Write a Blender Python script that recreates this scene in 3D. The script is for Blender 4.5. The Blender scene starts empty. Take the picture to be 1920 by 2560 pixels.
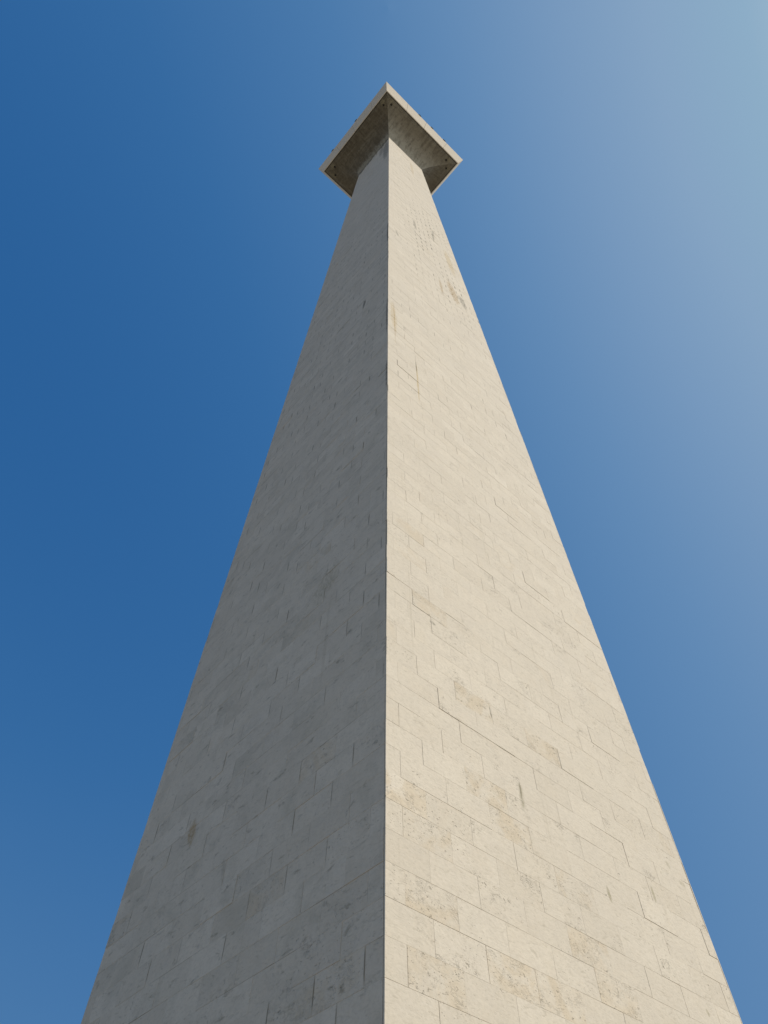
import bpy, math, random
from mathutils import Matrix, Vector

# ------------------------------------------------------------------ camera
S = bpy.context.scene
COL = S.collection
F_PX, PITCH, YAW, ROLL = 1883.8, math.radians(56.2023), math.radians(-1.63307), math.radians(0.44772)
fw = Vector((math.sin(YAW) * math.cos(PITCH), math.cos(YAW) * math.cos(PITCH), math.sin(PITCH)))
rt = Vector((math.cos(YAW), -math.sin(YAW), 0.0))
up = rt.cross(fw)
rt2 = rt * math.cos(ROLL) + up * math.sin(ROLL)
up2 = -rt * math.sin(ROLL) + up * math.cos(ROLL)
cam_d = bpy.data.cameras.new('camera')
cam = bpy.data.objects.new('camera', cam_d)
COL.objects.link(cam)
cam.matrix_world = Matrix(((rt2.x, up2.x, -fw.x, 0), (rt2.y, up2.y, -fw.y, 0), (rt2.z, up2.z, -fw.z, 0), (0, 0, 0, 1)))
cam_d.sensor_fit = 'VERTICAL'
cam_d.sensor_height = 36.0
cam_d.lens = F_PX / 2560.0 * 36.0
cam_d.clip_start = 0.1
cam_d.clip_end = 20000
S.camera = cam
S.render.resolution_x, S.render.resolution_y = 768, 1024

# ------------------------------------------------------------------ sky and sun
SUN_AZ, SUN_EL = math.radians(-14.0), math.radians(38.5)      # azimuth from +X towards +Y
world = bpy.data.worlds.new("World")
S.world = world
world.use_nodes = True
wt = world.node_tree
bg = wt.nodes['Background']
sky = wt.nodes.new('ShaderNodeTexSky')
sky.sky_type = 'NISHITA'
sky.sun_disc = False
sky.sun_elevation = SUN_EL
sky.sun_rotation = math.pi / 2 - SUN_AZ
sky.air_density = 1.0
sky.dust_density = 8.0
sky.ozone_density = 3.0
# grade the hazy dome: its brightness picks the blue, deep away from the sun and pale towards it
bw = wt.nodes.new('ShaderNodeRGBToBW')
wt.links.new(sky.outputs[0], bw.inputs[0])


def wmath(op, a, b):
    x = wt.nodes.new('ShaderNodeMath')
    x.operation = op
    for i, q in enumerate((a, b)):
        if isinstance(q, float):
            x.inputs[i].default_value = q
        else:
            wt.links.new(q, x.inputs[i])
    return x.outputs[0]


lum = wmath('LOGARITHM', wmath('MULTIPLY', bw.outputs[0], 0.1), math.e)
pos = wmath('DIVIDE', wmath('ADD', lum, 2.8), 4.0)
ramp = wt.nodes.new('ShaderNodeValToRGB')
wt.links.new(pos, ramp.inputs[0])
stops = []
for v in (-2.7, -2.4, -2.1, -1.8, -1.5, -1.2, -0.9, -0.55):
    stops.append((v, (math.exp(-.785 * v * v - .806 * v - 1.534), math.exp(-.28 * v * v - .053 * v - .819), math.exp(-.146 * v * v - .078 * v - .563))))
stops += [(0.0, (.42, .55, .66)), (1.1, (.95, .97, 1.0))]
el = ramp.color_ramp.elements
while len(el) < len(stops):
    el.new(0.5)
for e, (v, c) in zip(el, stops):
    e.position = (v + 2.8) / 4.0
for e, (v, c) in zip(el, stops):
    e.color = (c[0], c[1], c[2], 1.0)
com = wt.nodes.new('ShaderNodeVectorMath')
com.operation = 'SCALE'
com.inputs['Scale'].default_value = 10.0
wt.links.new(ramp.outputs[0], com.inputs[0])
# whitish horizon haze, unseen, added to fill the shaded face, gone above about eighteen degrees
tc = wt.nodes.new('ShaderNodeTexCoord')
sx = wt.nodes.new('ShaderNodeSeparateXYZ')
wt.links.new(tc.outputs['Generated'], sx.inputs[0])
hz = wt.nodes.new('ShaderNodeMapRange')
hz.interpolation_type = 'SMOOTHSTEP'
for i, q in enumerate((0.0, 0.31, 0.80, 0.0)):
    hz.inputs[i + 1].default_value = q
wt.links.new(sx.outputs[2], hz.inputs[0])
hm = wt.nodes.new('ShaderNodeMix')
hm.data_type = 'RGBA'
wt.links.new(hz.outputs[0], hm.inputs[0])
wt.links.new(com.outputs[0], hm.inputs[6])
hm.inputs[7].default_value = (4.6, 5.15, 6.0, 1.0)
wt.links.new(hm.outputs[2], bg.inputs['Color'])
bg.inputs['Strength'].default_value = 0.1

sun_d = bpy.data.lights.new('sun', 'SUN')
sun_d.energy = 3.32
sun_d.angle = math.radians(0.53)
sun_d.color = (1.0, 0.955, 0.88)
sun = bpy.data.objects.new('sun', sun_d)
COL.objects.link(sun)
sdir = Vector((math.cos(SUN_EL) * math.cos(SUN_AZ), math.cos(SUN_EL) * math.sin(SUN_AZ), math.sin(SUN_EL)))
sun.rotation_euler = sdir.to_track_quat('Z', 'Y').to_euler()
sun.location = (60, -10, 120)

S.view_settings.view_transform = 'Standard'
S.view_settings.look = 'None'
S.view_settings.gamma = 1.0
S.view_settings.exposure = 0.0
S.view_settings.use_curve_mapping = False

# ------------------------------------------------------------------ sizes
D = 14.0096                         # axis of the tower in front of the camera
A0, TAPER = 3.9993, 0.0207          # half width of the shaft at eye level, loss per metre
TH = -math.pi / 2 - 0.0354          # direction of the corner nearest the camera
GROUND = -1.60
Z_TOP = 83.84                       # where the shaft runs into the flared soffit
COURSE, SLAB = 0.4455, 0.895
Z_REF = 4.31
AX = Vector((0, D, 0))
rnd = random.Random(7)


def half(z):
    return A0 - TAPER * z


def frame(s):
    az = TH + math.pi / 4 + s * math.pi / 2
    n = Vector((math.cos(az), math.sin(az), 0))
    return n, Vector((-n.y, n.x, 0))


FR = [frame(s) for s in range(4)]


def pt(s, h, u, z):
    n, t = FR[s]
    return AX + n * h + t * u + Vector((0, 0, z))


# ------------------------------------------------------------------ mesh collector
class MB:
    def __init__(self):
        self.v, self.f, self.m, self.uv, self.c, self.sm = [], [], [], [], [], []

    def vert(self, p, uv=(0, 0), c=(0.5, 0.5, 0.5)):
        self.v.append(tuple(p)); self.uv.append(uv); self.c.append((c[0], c[1], c[2], 1.0))
        return len(self.v) - 1

    def face(self, idx, m=0, smooth=False):
        self.f.append(idx); self.m.append(m); self.sm.append(smooth)

    def box(self, o, ax, ay, az, m=0):
        c = [o + ax * i + ay * j + az * k for k in (-.5, .5) for j in (-.5, .5) for i in (-.5, .5)]
        b = [self.vert(p) for p in c]
        for q in ((0, 2, 3, 1), (4, 5, 7, 6), (0, 1, 5, 4), (2, 6, 7, 3), (0, 4, 6, 2), (1, 3, 7, 5)):
            self.face([b[i] for i in q], m)

    def build(self, name, mats, parent=None, origin=None):
        me = bpy.data.meshes.new(name)
        o0 = Vector(origin) if origin is not None else Vector((0, 0, 0))
        me.from_pydata([tuple(Vector(p) - o0) for p in self.v], [], self.f)
        for mt in mats:
            me.materials.append(mt)
        me.polygons.foreach_set('material_index', self.m)
        me.polygons.foreach_set('use_smooth', self.sm)
        ul = me.uv_layers.new(name='UVMap')
        flat = []
        for lp in me.loops:
            flat += self.uv[lp.vertex_index]
        ul.data.foreach_set('uv', flat)
        ca = me.color_attributes.new('slab', 'FLOAT_COLOR', 'POINT')
        fc = []
        for c in self.c:
            fc += c
        ca.data.foreach_set('color', fc)
        me.update()
        o = bpy.data.objects.new(name, me)
        COL.objects.link(o)
        o.location = o0
        if parent is not None:
            o.parent = parent
            o.matrix_parent_inverse = Matrix.Translation(-parent.location)
        return o


# ------------------------------------------------------------------ materials
class NT:
    def __init__(self, name):
        self.mat = bpy.data.materials.new(name)
        self.mat.use_nodes = True
        self.t = self.mat.node_tree
        self.bsdf = self.t.nodes['Principled BSDF']

    def n(self, kind, **kw):
        x = self.t.nodes.new(kind)
        for k, v in kw.items():
            setattr(x, k, v)
        return x

    def link(self, a, b):
        self.t.links.new(a, b)

    def sock(self, node, i, val):
        if isinstance(val, (int, float)):
            node.inputs[i].default_value = val
        elif isinstance(val, tuple):
            node.inputs[i].default_value = val
        else:
            self.link(val, node.inputs[i])

    def math(self, op, a, b=0.0, c=0.0, clamp=False):
        x = self.n('ShaderNodeMath', operation=op, use_clamp=clamp)
        self.sock(x, 0, a); self.sock(x, 1, b); self.sock(x, 2, c)
        return x.outputs[0]

    def ramp(self, v, lo, hi, a=0.0, b=1.0):
        x = self.n('ShaderNodeMapRange', clamp=True, interpolation_type='SMOOTHSTEP')
        self.sock(x, 0, v); self.sock(x, 1, lo); self.sock(x, 2, hi); self.sock(x, 3, a); self.sock(x, 4, b)
        return x.outputs[0]

    def noise(self, vec, scale, detail=3.0, rough=0.55, dist=0.0):
        x = self.n('ShaderNodeTexNoise')
        self.sock(x, 'Vector', vec)
        x.inputs['Scale'].default_value = scale
        x.inputs['Detail'].default_value = detail
        x.inputs['Roughness'].default_value = rough
        x.inputs['Distortion'].default_value = dist
        return x.outputs['Fac']

    def xyz(self, x, y, z):
        k = self.n('ShaderNodeCombineXYZ')
        self.sock(k, 0, x); self.sock(k, 1, y); self.sock(k, 2, z)
        return k.outputs[0]

    def mix(self, fac, a, b, blend='MIX'):
        x = self.n('ShaderNodeMix', data_type='RGBA', blend_type=blend)
        self.sock(x, 0, fac); self.sock(x, 6, a); self.sock(x, 7, b)
        return x.outputs[2]

    def bump(self, h, strength, dist):
        x = self.n('ShaderNodeBump')
        self.sock(x, 'Height', h)
        x.inputs['Strength'].default_value = strength
        x.inputs['Distance'].default_value = dist
        self.link(x.outputs[0], self.bsdf.inputs['Normal'])


def rgb(r, g, b):
    return (r, g, b, 1.0)


OFF = {0: 0.0, 1: 40.0, 2: 80.0, 3: 120.0}          # each side of the shaft has its own stretch of UV

# stains that have a place of their own: side, u, z, half width, half height, lean, strength, colour, raggedness
STAINS = [
    (0, -2.267, 22.159, 0.046, 1.787, 0.0207, 0.75, 'tan', 0.35),
    (0, -2.255, 23.406, 0.032, 0.626, 0.0186, 0.60, 'dark', 0.30),
    (0, -3.168, 26.721, 0.165, 1.746, -0.0231, 0.50, 'tan', 0.60),
    (0, -3.142, 26.205, 0.033, 2.292, 0.0076, 0.60, 'rust', 0.50),
    (0, 2.031, 47.294, 0.342, 2.907, -0.0273, 0.60, 'tan', 0.70),
    (0, 1.430, 39.847, 0.367, 2.079, -0.0584, 0.70, 'rust', 0.80),
    (0, 2.132, 39.513, 0.296, 1.063, -0.0606, 0.70, 'dark', 0.80),
    (0, 0.440, 38.610, 0.119, 1.632, 0.0142, 0.60, 'rust', 0.80),
    (0, 1.010, 51.372, 0.118, 2.119, 0.0717, 0.60, 'dark', 0.60),
    (0, -0.782, 49.130, 0.134, 1.466, -0.0101, 0.60, 'dark', 0.60),
    (0, -2.524, 41.668, 0.102, 0.524, -0.1051, 0.60, 'dark', 0.60),
    (0, -1.370, 9.017, 0.019, 0.168, -0.0559, 0.68, 'dark', 0.30),
    (0, -0.926, 7.615, 0.024, 0.253, 0.0314, 0.64, 'dark', 0.30),
    (0, -0.927, 7.534, 0.067, 0.304, 0.0373, 0.38, 'olive', 0.60),
    (0, 0.908, 6.590, 0.050, 0.160, -0.0578, 0.56, 'olive', 0.40),
    (0, 2.317, 7.139, 0.048, 0.165, 0.0287, 0.52, 'olive', 0.40),
    (0, 3.218, 8.039, 0.066, 0.089, -0.2500, 0.38, 'olive', 0.60),
    (0, 3.506, 7.780, 0.111, 0.056, -0.2500, 0.34, 'olive', 0.60),
    (0, 2.835, 5.425, 0.045, 0.062, -0.2500, 0.52, 'olive', 0.40),
    (0, -2.647, 10.401, 0.087, 0.052, -0.2500, 0.60, 'dark', 0.60),
    (0, -2.670, 53.874, 0.237, 0.050, -0.2500, 0.30, 'tan', 0.60),
    (0, 0.494, 76.558, 0.217, 4.496, 0.0213, 0.45, 'tan', 0.60),
    (3, 1.834, 31.357, 0.097, 0.584, 0.0467, 0.85, 'dark', 0.40),
    (3, -1.523, 8.219, 0.149, 0.326, -0.1753, 0.60, 'rust', 0.60),
    (3, -0.044, 6.798, 0.064, 0.305, -0.2500, 0.26, 'dark', 0.70),
    (3, 1.808, 12.455, 0.460, 0.576, 0.2500, 0.30, 'olive', 0.90),
    (3, 3.518, 20.851, 0.045, 1.397, -0.0156, 0.85, 'dark', 0.50),
    (3, 3.400, 26.517, 0.073, 2.267, -0.0213, 0.85, 'dark', 0.50),
    (3, 3.119, 40.134, 0.080, 2.563, -0.0180, 0.85, 'dark', 0.50),
    (3, 3.753, 8.472, 0.016, 0.216, 0.0126, 0.38, 'dark', 0.60),
    (3, 1.991, 76.809, 0.458, 6.922, -0.0227, 0.80, 'dark', 0.70),
    (3, 1.282, 79.615, 0.360, 3.886, -0.0118, 0.60, 'dark', 0.70),
    (3, -0.170, 86.193, 0.432, 2.155, 0.0112, 0.60, 'dark', 0.80),
]
# slabs cut from the browner beds: side, u, z of a point inside the slab
TAN_SLABS = [
    (0, -1.85, 9.19),
    (0, -0.22, 8.87),
    (0, -3.28, 5.73),
    (0, -3.34, 4.96),
    (0, -0.12, 6.30),
    (0, -1.77, 4.55),
    (0, -0.92, 4.60),
    (0, -2.94, 4.00),
    (0, -3.47, 4.28),
    (0, 0.10, 5.33),
    (0, -2.79, 10.71),
    (0, -3.42, 6.38),
    (0, -1.68, 7.17),
    (0, 0.63, 5.13),
    (0, -0.91, 6.63),
    (3, 3.12, 4.19),
    (3, 2.29, 7.68),
    (3, -3.42, 7.13),
    (3, 0.96, 13.82),
    (3, 1.15, 5.67),
    (3, 2.01, 4.30),
]
STAIN_COL = {'rust': rgb(.34, .215, .075), 'tan': rgb(.47, .345, .165), 'dark': rgb(.13, .11, .075), 'olive': rgb(.22, .19, .09)}


def stone_material(name, stains=(), pitk=1.0):
    t = NT(name)
    uvn = t.n('ShaderNodeUVMap'); uvn.uv_map = 'UVMap'
    s = t.n('ShaderNodeSeparateXYZ'); t.link(uvn.outputs[0], s.inputs[0])
    u, z = s.outputs[0], s.outputs[1]
    at = t.n('ShaderNodeAttribute'); at.attribute_name = 'slab'
    sc = t.n('ShaderNodeSeparateColor'); t.link(at.outputs['Color'], sc.inputs[0])
    tone, kind, seed = sc.outputs[0], sc.outputs[1], sc.outputs[2]
    own = t.math('MULTIPLY', seed, 53.0)
    vs = t.xyz(u, z, own)                                   # every slab is cut from its own block
    vg = t.xyz(u, z, 0.0)                                   # weathering runs across the slabs
    bed = t.xyz(t.math('MULTIPLY', u, 0.35), z, own)        # bedding of the travertine
    # stone
    col = t.mix(tone, rgb(.590, .512, .398), rgb(.685, .603, .480))
    cloud = t.noise(vs, 2.3, 4, .6, .6)
    col = t.mix(t.ramp(cloud, .35, .72, 0, .45), col, rgb(.570, .500, .400))
    warm = t.noise(vs, 1.6, 4, .62, .9)
    tanm = t.math('MULTIPLY', t.ramp(warm, t.ramp(kind, .75, 1.0, .46, .38), t.ramp(kind, .75, 1.0, .70, .64)), t.ramp(kind, .72, 1.0, .10, .48))
    col = t.mix(tanm, col, rgb(.56, .44, .285))
    grey = t.noise(vg, 0.23, 3, .5)
    col = t.mix(t.ramp(grey, .42, .70, 0, .30), col, rgb(.565, .500, .405))
    grain = t.noise(t.xyz(t.math('MULTIPLY', u, .6), z, own), 26.0, 4, .7)
    col = t.mix(t.ramp(grain, .40, .72, 0, .30), col, rgb(.42, .365, .275))
    # veins and pits along the bedding
    vein = t.noise(bed, 13.0, 5, .62, 1.2)
    col = t.mix(t.ramp(vein, .57, .70, 0, .33), col, rgb(.33, .28, .20))
    rich = t.math('MAXIMUM', t.ramp(t.noise(vs, 1.3, 3, .55), .54, .70), t.ramp(kind, .78, 1.0, 0, .6))
    pit1 = t.noise(t.xyz(t.math('MULTIPLY', u, 0.75), z, own), 19.0, 3, .6, .4)
    pit2 = t.noise(t.xyz(t.math('MULTIPLY', u, 0.55), z, own), 40.0, 2, .5)
    pits = t.math('MAXIMUM', t.math('MULTIPLY', t.ramp(pit1, .640, .70), t.math('ADD', rich, .10, clamp=True)), t.math('MULTIPLY', t.ramp(pit2, .655, .73, 0, .85), t.math('MAXIMUM', t.math('MULTIPLY', rich, .9), t.ramp(t.math('FRACT', t.math('MULTIPLY', kind, 7.3)), .55, 1.0, .18, .75))))
    # worm-eaten beds
    worm = t.math('ABSOLUTE', t.math('SUBTRACT', t.noise(t.xyz(t.math('MULTIPLY', u, 0.7), z, own), 12.0, 4, .6, 1.0), .5))
    wormm = t.math('MULTIPLY', t.ramp(worm, .0, .035, 1.0, 0.0), t.math('MULTIPLY', rich, t.ramp(t.noise(vs, 4.0, 2), .45, .6)))
    pits = t.math('MINIMUM', t.math('MAXIMUM', pits, t.math('MULTIPLY', wormm, .34)), 1.0)
    col = t.mix(t.math('MULTIPLY', pits, .70 * pitk), col, rgb(.255, .215, .145))
    # dirt that has washed out of single joints (the bond repeats every slab, the dirt does not)
    if stains:
        kf = t.math('DIVIDE', t.math('SUBTRACT', z, Z_REF), COURSE)
        k = t.math('FLOOR', kf)
        par = t.math('SUBTRACT', 1.0, t.math('ABSOLUTE', t.math('MODULO', k, 2.0)))
        ul = t.math('SUBTRACT', u, t.math('MULTIPLY', t.math('ROUND', t.math('DIVIDE', u, 40.0)), 40.0))
        jf = t.math('SUBTRACT', t.math('DIVIDE', ul, SLAB), t.math('MULTIPLY', par, .5))
        ji = t.math('ROUND', jf)
        dj = t.math('MULTIPLY', t.math('ABSOLUTE', t.math('SUBTRACT', jf, ji)), SLAB)
        wn = t.n('ShaderNodeTexWhiteNoise', noise_dimensions='3D')
        t.link(t.xyz(k, ji, t.math('ROUND', t.math('DIVIDE', u, 40.0))), wn.inputs[0])
        band = t.math('MULTIPLY', t.ramp(z, 33.0, 43.0), t.ramp(z, 52.0, 66.0, 1.0, 0.0))
        band = t.math('MULTIPLY', band, t.math('MULTIPLY', t.ramp(u, -2.4, -.9), t.ramp(u, 20.0, 21.0, 1.0, 0.0)))
        patch = t.ramp(t.noise(t.xyz(u, t.math('MULTIPLY', z, .25), 21.0), .55, 2), .38, .62)
        band = t.math('MULTIPLY', band, patch)
        high = t.math('MULTIPLY', t.ramp(z, 9.0, 30.0), t.ramp(z, 46.0, 62.0, 1.0, .12))
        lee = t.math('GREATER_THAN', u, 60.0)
        thr = t.math('SUBTRACT', t.math('SUBTRACT', .90, t.math('ADD', t.math('MULTIPLY', high, .14), t.math('MULTIPLY', lee, .32))), t.math('MULTIPLY', band, .78))
        on = t.math('GREATER_THAN', wn.outputs[0], thr)
        wid = t.math('ADD', t.math('ADD', .008, t.math('MULTIPLY', high, .016)), t.math('ADD', t.math('MULTIPLY', lee, .011), t.math('MULTIPLY', band, .055)))
        part = t.math('SUBTRACT', kf, k)
        run = t.math('MAXIMUM', t.ramp(t.math('ABSOLUTE', t.math('SUBTRACT', part, .55)), .20, .5, 1.0, .25), t.math('MULTIPLY', band, .9))
        jc = t.n('ShaderNodeSeparateColor'); t.link(wn.outputs['Color'], jc.inputs[0])
        on = t.math('MULTIPLY', on, t.ramp(jc.outputs[1], 0.0, .7, .40, 1.0))
        wid = t.math('MULTIPLY', wid, t.ramp(jc.outputs[2], 0.0, 1.0, .5, 1.2))
        jm = t.math('MULTIPLY', t.math('MULTIPLY', on, t.ramp(dj, 0.0, wid, 1.0, 0.0)), run)
        # bed joints, in broken lengths
        kb = t.math('ROUND', kf)
        db = t.math('MULTIPLY', t.math('ABSOLUTE', t.math('SUBTRACT', kf, kb)), COURSE)
        seg = t.math('ADD', t.math('MULTIPLY', lee, .085), t.noise(t.xyz(t.math('MULTIPLY', u, .55), t.math('MULTIPLY', kb, 3.7), 2.0), 1.0, 2, .5))
        bm = t.math('MULTIPLY', t.ramp(db, 0.0, t.math('ADD', .007, t.math('MULTIPLY', high, .018)), 1.0, 0.0), t.math('MULTIPLY', t.ramp(seg, t.math('SUBTRACT', .60, t.math('MULTIPLY', band, .10)), t.math('SUBTRACT', .68, t.math('MULTIPLY', band, .10))), t.ramp(z, 52.0, 66.0, 1.0, .25)))
        jm = t.math('MAXIMUM', jm, t.math('MULTIPLY', bm, .7))
        col = t.mix(t.math('MULTIPLY', jm, t.math('ADD', .62, t.math('ADD', t.math('MULTIPLY', lee, .22), t.math('MULTIPLY', band, .30)), clamp=True)), col, rgb(.175, .145, .095))
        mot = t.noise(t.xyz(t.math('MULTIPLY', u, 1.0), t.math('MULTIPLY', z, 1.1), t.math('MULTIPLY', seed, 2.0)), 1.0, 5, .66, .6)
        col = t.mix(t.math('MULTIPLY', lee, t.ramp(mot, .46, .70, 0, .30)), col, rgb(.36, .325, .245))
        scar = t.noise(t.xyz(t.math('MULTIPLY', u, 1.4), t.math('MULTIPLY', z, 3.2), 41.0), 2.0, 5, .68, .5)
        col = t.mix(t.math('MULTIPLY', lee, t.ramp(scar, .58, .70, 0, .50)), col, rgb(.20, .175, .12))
        # soot and algae creeping down the shaded side from the soffit
        drip = t.math('ADD', z, t.math('MULTIPLY', t.math('SUBTRACT', t.noise(t.xyz(t.math('MULTIPLY', u, 3.5), t.math('MULTIPLY', z, .5), 6.0), 1.0, 4, .6), .5), 5.0))
        col = t.mix(t.math('MULTIPLY', t.ramp(drip, 82.0, 83.3, 0, .92), lee), col, rgb(.13, .12, .085))
    # faint rain streaks
    st = t.noise(t.xyz(t.math('MULTIPLY', u, 7.0), t.math('MULTIPLY', z, .22), 3.0), 1.0, 3, .6)
    col = t.mix(t.math('MULTIPLY', t.ramp(st, .60, .78), .22), col, rgb(.35, .29, .19))
    # stains with a place of their own
    wob = t.noise(t.xyz(t.math('MULTIPLY', u, 1.6), t.math('MULTIPLY', z, .55), 9.0), 5.0, 4, .65)
    fine = t.noise(t.xyz(u, t.math('MULTIPLY', z, .5), 4.0), 16.0, 3, .6)
    for (side, u0, z0, hu, hz, lean, stg, ck, rag) in stains:
        du = t.math('SUBTRACT', u, u0 + OFF[side])
        dz = t.math('SUBTRACT', z, z0)
        du = t.math('SUBTRACT', du, t.math('MULTIPLY', dz, lean))
        e = t.math('ADD', t.math('POWER', t.math('ABSOLUTE', t.math('DIVIDE', du, hu)), 2.0),
                   t.math('POWER', t.math('ABSOLUTE', t.math('DIVIDE', dz, hz)), 2.0))
        e = t.math('ADD', e, t.math('MULTIPLY', t.math('SUBTRACT', wob, .5), rag * 3.0))
        m = t.math('MULTIPLY', t.ramp(e, .25, 1.1, 1.0, 0.0), t.math('MULTIPLY', t.ramp(fine, .36, .62, 1.0 - rag, 1.0), stg))
        col = t.mix(m, col, STAIN_COL[ck])
    t.link(col, t.bsdf.inputs['Base Color'])
    t.bsdf.inputs['Roughness'].default_value = 0.82
    t.bsdf.inputs['Specular IOR Level'].default_value = 0.25
    h = t.math('ADD', t.math('MULTIPLY', t.noise(vs, 9.0, 5, .65), .6), t.math('MULTIPLY', pits, -1.0))
    h = t.math('ADD', h, t.math('MULTIPLY', vein, -.35))
    t.bump(h, .8, .014)
    return t.mat


def joint_material():
    t = NT('mortar')
    g = t.n('ShaderNodeNewGeometry')
    k = t.noise(g.outputs['Position'], 2.6, 4, .7)
    t.link(t.mix(t.ramp(k, .53, .66), rgb(.57, .495, .385), rgb(.15, .125, .08)), t.bsdf.inputs['Base Color'])
    t.bsdf.inputs['Roughness'].default_value = .95
    return t.mat


def soffit_material():
    t = NT('grimy_concrete')
    uvn = t.n('ShaderNodeUVMap'); uvn.uv_map = 'UVMap'
    s = t.n('ShaderNodeSeparateXYZ'); t.link(uvn.outputs[0], s.inputs[0])
    u, v = s.outputs[0], s.outputs[1]                       # v = metres out from the shaft
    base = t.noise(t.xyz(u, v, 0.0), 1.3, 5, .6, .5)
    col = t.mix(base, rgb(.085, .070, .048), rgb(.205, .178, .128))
    run = t.noise(t.xyz(t.math('MULTIPLY', u, 2.2), t.math('MULTIPLY', v, .45), 2.0), 1.6, 4, .65)
    col = t.mix(t.ramp(run, .42, .66, 0, .65), col, rgb(.08, .066, .045))
    # board marks of the formwork, parallel to the rim
    brd = t.noise(t.xyz(t.math('MULTIPLY', u, .12), v, 5.0), 5.5, 3, .6)
    col = t.mix(t.ramp(brd, .50, .66, 0, .38), col, rgb(.24, .215, .165))
    # a paler belt with a ragged edge where the flare leaves the shaft
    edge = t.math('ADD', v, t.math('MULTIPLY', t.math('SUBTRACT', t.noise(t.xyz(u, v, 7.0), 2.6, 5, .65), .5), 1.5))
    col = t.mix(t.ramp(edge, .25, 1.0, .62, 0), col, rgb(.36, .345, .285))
    blot = t.noise(t.xyz(u, v, 11.0), 4.0, 4, .6)
    col = t.mix(t.ramp(blot, .52, .70, 0, .6), col, rgb(.065, .055, .04))
    # bounce light painted as paler concrete on the two sunward sides, strongest by the shaft
    bounce = t.math('MULTIPLY', t.math('ADD', t.math('MULTIPLY', t.math('LESS_THAN', u, 20.0), .80), t.math('MULTIPLY', t.math('LESS_THAN', u, 60.0), .38)), t.ramp(t.math('ADD', v, t.math('MULTIPLY', base, 2.4)), 1.2, 4.8, .82, .20))
    col = t.mix(bounce, col, rgb(.44, .405, .32))
    # drips seeping out around the drain holes
    au = t.math('SUBTRACT', u, t.math('MULTIPLY', t.math('ROUND', t.math('DIVIDE', u, 40.0)), 40.0))
    dd = t.math('ADD', t.math('ABSOLUTE', t.math('SUBTRACT', t.math('ABSOLUTE', au), 4.0)), t.math('ABSOLUTE', t.math('SUBTRACT', v, 3.5)))
    dd = t.math('ADD', dd, t.math('MULTIPLY', blot, .8))
    col = t.mix(t.ramp(dd, .45, .95, .55, 0), col, rgb(.27, .235, .15))
    col = t.mix(t.ramp(run, .46, .66, 0, .45), col, rgb(.12, .10, .07))
    col = t.mix(t.ramp(blot, .54, .70, 0, .40), col, rgb(.10, .085, .06))
    t.link(col, t.bsdf.inputs['Base Color'])
    t.bsdf.inputs['Roughness'].default_value = .9
    t.bsdf.inputs['Specular IOR Level'].default_value = .2
    t.bump(t.math('ADD', base, t.math('MULTIPLY', blot, .5)), .4, .03)
    return t.mat


def plain_material(name, a, b, scale, rough=.8, metal=0.0):
    t = NT(name)
    g = t.n('ShaderNodeNewGeometry')
    k = t.noise(g.outputs['Position'], scale, 5, .6)
    t.link(t.mix(k, a, b), t.bsdf.inputs['Base Color'])
    t.bsdf.inputs['Roughness'].default_value = rough
    t.bsdf.inputs['Metallic'].default_value = metal
    return t.mat


M_STONE = stone_material('travertine_cladding', STAINS)
M_RIM = stone_material('travertine_rim', (), .15)
M_JOINT = joint_material()
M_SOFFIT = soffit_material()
M_GROUND = plain_material('plaza_ground', rgb(.29, .245, .18), rgb(.45, .38, .285), .05)
M_METAL = plain_material('dark_metal', rgb(.03, .03, .032), rgb(.06, .058, .055), 8, .5, .4)
M_HOLE = plain_material('drain_throat', rgb(.008, .007, .006), rgb(.016, .014, .011), 5, .9)

t = NT('terrace_paving')
g = t.n('ShaderNodeNewGeometry')
br = t.n('ShaderNodeTexBrick')
t.link(g.outputs['Position'], br.inputs['Vector'])
br.inputs['Scale'].default_value = 1.0
br.inputs['Brick Width'].default_value = 1.2
br.inputs['Row Height'].default_value = 0.6
br.inputs['Mortar Size'].default_value = .006
br.inputs['Color1'].default_value = rgb(.46, .405, .325)
br.inputs['Color2'].default_value = rgb(.40, .355, .285)
br.inputs['Mortar'].default_value = rgb(.10, .09, .08)
t.link(t.mix(t.ramp(t.noise(g.outputs['Position'], .8, 5), .4, .7, 0, .5), br.outputs[0], rgb(.29, .26, .22)), t.bsdf.inputs['Base Color'])
t.bsdf.inputs['Roughness'].default_value = .7
M_PAVE = t.mat

# ------------------------------------------------------------------ ground and terrace (below the frame, they light the stone)
GR = -18.6
mb = MB()
R = 9000.0
q = [mb.vert(p) for p in ((-R, -R, GR), (R, -R, GR), (R, R, GR), (-R, R, GR))]
mb.face(q)
o = mb.build('ground', [M_GROUND]); o['kind'] = 'structure'

mb = MB()
rings = []
for hw, zz in ((22.5, GROUND), (22.5, GROUND - 1.3), (9.0, GR - 0.5)):
    rings.append([mb.vert(AX + Vector((hw * 2 ** .5 * math.cos(TH + k * math.pi / 2), hw * 2 ** .5 * math.sin(TH + k * math.pi / 2), zz))) for k in range(4)])
mb.face(rings[0])
for a, b in ((rings[0], rings[1]), (rings[1], rings[2])):
    for k in range(4):
        j = (k + 1) % 4
        mb.face([a[j], a[k], b[k], b[j]])
o = mb.build('terrace', [M_PAVE]); o['kind'] = 'structure'

# ------------------------------------------------------------------ the obelisk
ob = bpy.data.objects.new('obelisk', None)
ob.location = AX + Vector((0, 0, GROUND))
ob.empty_display_size = 4
COL.objects.link(ob)
ob['label'] = 'tall tapering pale stone obelisk with a flared square platform at its top'
ob['category'] = 'obelisk'

CORE = 0.006


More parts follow.
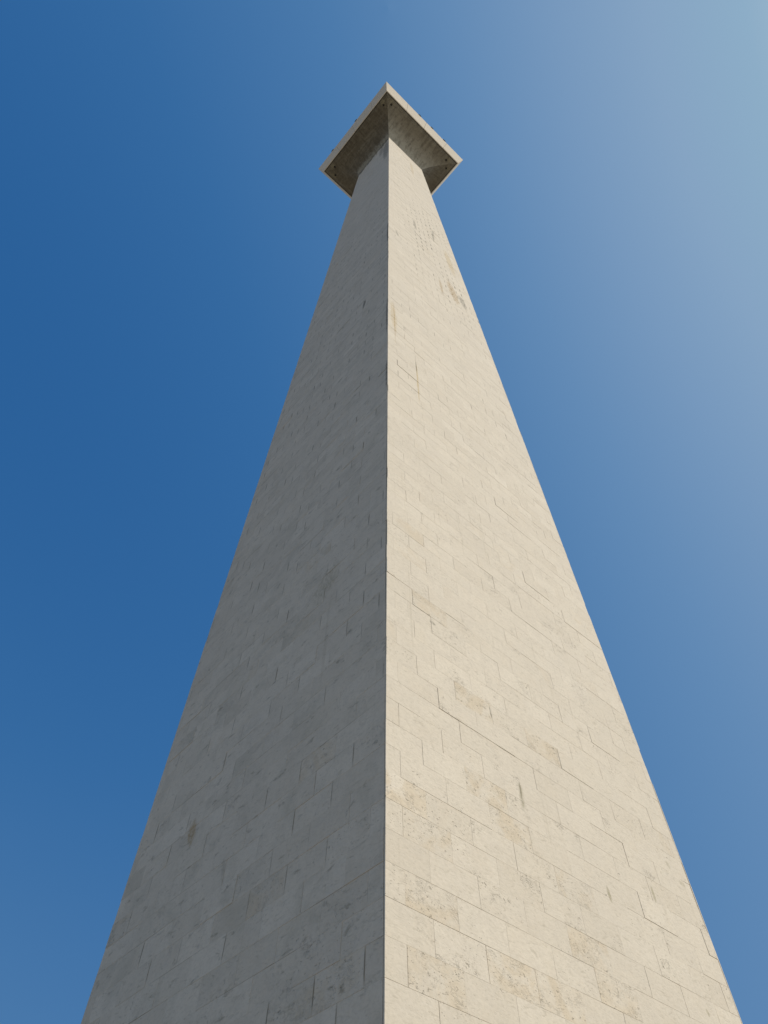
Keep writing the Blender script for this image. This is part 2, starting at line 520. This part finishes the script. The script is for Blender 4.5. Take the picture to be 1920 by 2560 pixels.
def make_shaft():
    mb = MB()
    # mortar bed just behind the slabs, its corners cut back
    rows = []
    for zz in (GROUND - .2, Z_TOP + .1):
        h = half(zz) - CORE
        row = []
        for s in range(4):
            for u in (-h + .045, h - .045):
                row.append(mb.vert(pt(s, h, u, zz)))
        rows.append(row)
    for k in range(8):
        j = (k + 1) % 8
        mb.face([rows[0][k], rows[0][j], rows[1][j], rows[1][k]], 1 if k % 2 == 0 else 2)
    k0 = int(math.floor((GROUND - Z_REF) / COURSE))
    k1 = int(math.ceil((Z_TOP - Z_REF) / COURSE))
    cornergap = {}
    for s in range(4):
        walk = 0.0
        for k in range(k0, k1):
            walk = max(0.0, min(1.0, walk + rnd.uniform(-.35, .35)))
            za = max(GROUND, Z_REF + k * COURSE)
            zb = min(Z_TOP, Z_REF + (k + 1) * COURSE)
            if zb - za < .03:
                continue
            zm = .5 * (za + zb)
            hm = half(zm)
            shift = .5 if k % 2 == 0 else 0.0
            cuts = []
            m = -6
            while m <= 6:
                uu = (m + shift) * SLAB
                if -hm + .14 < uu < hm - .14:
                    cuts.append(uu + rnd.uniform(-.006, .006))
                m += 1
            # one slab in forty is cut in two
            if rnd.random() < .10 and len(cuts) > 1:
                i = rnd.randrange(len(cuts) - 1)
                cuts.insert(i + 1, cuts[i] + SLAB * rnd.choice((.35, .5, .64)))
            edges = [None] + cuts + [None]
            gaps = []
            for uu in cuts:
                r = rnd.random()
                gp = .0008 if r < .60 else (rnd.uniform(.002, .004) if r < .86 else rnd.uniform(.004, .007))
                if s == 0 and 34 < zm < 58 and -1.6 < uu < 2.6:
                    gp = max(gp, rnd.uniform(.003, .014))
                gaps.append(gp)
            gaps = [0.0] + gaps + [0.0]
            for i in range(len(edges) - 1):
                chip = rnd.uniform(.004, .016) if rnd.random() < .10 else rnd.uniform(0, .002)

                def uside(j, z):
                    if edges[j] is not None:
                        sg = 1 if j == i else -1
                        return edges[j] + sg * gaps[j] * .5
                    if j == 0:
                        return -half(z) + chip
                    return half(z) - .019 - .020 * max(walk, .9 - zm / 22.0) ** 1.3
                r = rnd.random()
                gt = .0003 if r < .74 else rnd.uniform(.0008, .0026)
                r = rnd.random()
                gb = .0003 if r < .74 else rnd.uniform(.0008, .0026)
                z0, z1 = za + gb, zb - gt
                off = rnd.gauss(0, .0012) + (rnd.uniform(.003, .007) if rnd.random() < .05 else 0)
                tilt = [off + rnd.gauss(0, .0008) for _ in range(4)]
                kd = rnd.uniform(0, .74) if rnd.random() > .035 else rnd.uniform(.8, .9)
                if any(sd == s and z0 < tz < z1 and uside(i, zm) < tu < uside(i + 1, zm) for sd, tu, tz in TAN_SLABS):
                    kd = 1.0
                c = (min(1, max(0, rnd.gauss(.5, .15 if s != 3 else .21))), kd, rnd.random())
                uvz = [(uside(i, z0), z0), (uside(i + 1, z0), z0), (uside(i + 1, z1), z1), (uside(i, z1), z1)]
                bv = .0013
                ins = [(bv, bv), (-bv, bv), (-bv, -bv), (bv, -bv)]
                A, B, Cc = [], [], []
                for (uu, zz), (du, dz), tl in zip(uvz, ins, tilt):
                    p = (uu + du, zz + dz)
                    A.append(mb.vert(pt(s, half(p[1]) + tl, *p), (p[0] + OFF[s], p[1]), c))
                    B.append(mb.vert(pt(s, half(zz) + tl - bv, uu, zz), (uu + OFF[s], zz), c))
                    Cc.append(mb.vert(pt(s, half(zz) - .022, uu, zz), (uu + OFF[s], zz), c))
                mb.face(A)
                for a in range(4):
                    b = (a + 1) % 4
                    mb.face([B[a], B[b], A[b], A[a]])
                    mb.face([Cc[a], Cc[b], B[b], B[a]])
    return mb.build('shaft', [M_STONE, M_JOINT, M_HOLE], ob, AX + Vector((0, 0, GROUND)))


make_shaft()

# flared underside of the platform: profile of half width against height
PROF = [(2.262, 83.83), (2.40, 84.12), (2.56, 84.42), (2.74, 84.72), (2.95, 85.02), (3.18, 85.32), (3.46, 85.62), (3.80, 85.87), (4.20, 86.06), (4.60, 86.18), (4.89, 86.26), (4.895, 86.46)]
LIP_H, LIP_Z = 5.057, 86.33
RIM_H, RIM_Z = 5.50, 88.05


def make_soffit():
    mb = MB()
    for s in range(4):
        N = 24
        vs = []
        dist = 0.0
        for i, (h, z) in enumerate(PROF):
            if i:
                dist += math.hypot(h - PROF[i - 1][0], z - PROF[i - 1][1])
            row = []
            for j in range(N + 1):
                u = -h + 2 * h * j / N
                row.append(mb.vert(pt(s, h, u, z), (u + OFF[s], dist)))
            vs.append(row)
        for i in range(len(PROF) - 1):
            for j in range(N):
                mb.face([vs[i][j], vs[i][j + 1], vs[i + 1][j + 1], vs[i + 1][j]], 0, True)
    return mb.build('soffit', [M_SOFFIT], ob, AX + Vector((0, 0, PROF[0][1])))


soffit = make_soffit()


def make_rim():
    mb = MB()
    # panels of the outward leaning rim; joints at a quarter, half and three quarters
    for s in range(4):
        cuts = [-1.0, -.46, .02, .56, 1.0]
        for i in range(4):
            c = (rnd.uniform(.5, .9), rnd.random() * .7, rnd.random())
            ga = .012 if i > 0 else 0.0
            gb = .012 if i < 3 else 0.0
            dz = rnd.uniform(-.012, .012)
            dh = rnd.uniform(-.006, .006)

            def P(f, g, h, z):
                u = f * h + g
                return mb.vert(pt(s, h + (dh if abs(f) < .9 else 0), u, z), (u + OFF[s], z), c)
            prof = [(4.965, 86.50), (4.965, LIP_Z - .05), (LIP_H - .03, LIP_Z - .05), (LIP_H, LIP_Z), (RIM_H - .03, RIM_Z - .10), (RIM_H, RIM_Z + dz), (RIM_H - .32, RIM_Z + dz), (RIM_H - .32, 87.0)]
            a = [P(cuts[i], ga, h, z) for h, z in prof]
            b = [P(cuts[i + 1], -gb, h, z) for h, z in prof]
            for j in range(len(prof) - 1):
                mb.face([a[j], b[j], b[j + 1], a[j + 1]])
            mb.face(list(reversed(a)))
            mb.face(b)
    # filling behind the joints
    ring = []
    for h, z in ((4.97, 86.40), (LIP_H - .01, 86.40), (RIM_H - .06, RIM_Z - .06), (RIM_H - .25, RIM_Z - .06)):
        ring.append([mb.vert(AX + Vector((h * 2 ** .5 * math.cos(TH + k * math.pi / 2), h * 2 ** .5 * math.sin(TH + k * math.pi / 2), z))) for k in range(4)])
    for a, b in zip(ring, ring[1:]):
        for k in range(4):
            j = (k + 1) % 4
            mb.face([a[k], a[j], b[j], b[k]], 1)
    return mb.build('rim', [M_RIM, M_JOINT], ob, AX + Vector((0, 0, LIP_Z)))


rim = make_rim()

# viewing deck inside the rim
mb = MB()
dk = [mb.vert(AX + Vector((5.18 * 2 ** .5 * math.cos(TH + k * math.pi / 2), 5.18 * 2 ** .5 * math.sin(TH + k * math.pi / 2), 87.02))) for k in range(4)]
mb.face(dk)
mb.build('deck', [M_PAVE], ob, AX + Vector((0, 0, 87.0)))


def soffit_z(h):
    for (h0, z0), (h1, z1) in zip(PROF, PROF[1:]):
        if h0 <= h <= h1:
            return z0 + (z1 - z0) * (h - h0) / (h1 - h0)
    return PROF[-1][1]


# two drain holes beside each corner of the soffit
for s in range(4):
    for sg in (-1, 1):
        h = 4.42
        u = sg * 3.86
        c = pt(s, h, u, soffit_z(h))
        mb = MB()
        n, tt = FR[s]
        r0, r1 = .075, .10
        inner, outer, low = [], [], []
        for k in range(14):
            a = 2 * math.pi * k / 14
            d = n * math.cos(a) + tt * math.sin(a)
            outer.append(mb.vert(c + d * r1 + Vector((0, 0, .03))))
            low.append(mb.vert(c + d * r1 * .94 + Vector((0, 0, -.055))))
            inner.append(mb.vert(c + d * r0 + Vector((0, 0, -.05))))
        ctr = mb.vert(c + Vector((0, 0, .02)))
        for k in range(14):
            j = (k + 1) % 14
            mb.face([outer[j], outer[k], low[k], low[j]])
            mb.face([low[j], low[k], inner[k], inner[j]])
            mb.face([inner[j], inner[k], ctr])
        mb.build('drain_hole', [M_HOLE], soffit, c)

# dark fittings on top of the rim
for s, fr in ((0, -.154), (0, .166), (0, .488), (3, .132), (3, -.56)):
    n, tt = FR[s]
    mb = MB()
    c = pt(s, RIM_H + .0, fr * RIM_H, RIM_Z + .05)
    ln = .34
    mb.box(c, n * .10, tt * ln, Vector((0, 0, .05)))
    mb.box(c + n * (-.16) + Vector((0, 0, -.01)), n * .22, tt * .06, Vector((0, 0, .05)))
    mb.box(c + n * .056, n * .012, tt * (ln - .04), Vector((0, 0, .035)))
    mb.build('lamp_fitting', [M_METAL], rim, c)
mb = MB()
c = pt(3, RIM_H - .05, .49 * RIM_H, RIM_Z + .25)
mb.box(c, FR[3][0] * .02, FR[3][1] * .02, Vector((0, 0, .5)))
mb.box(c + Vector((0, 0, .1)), FR[3][0] * .02, FR[3][1] * .26, Vector((0, 0, .02)))
mb.build('aerial', [M_METAL], rim, c)
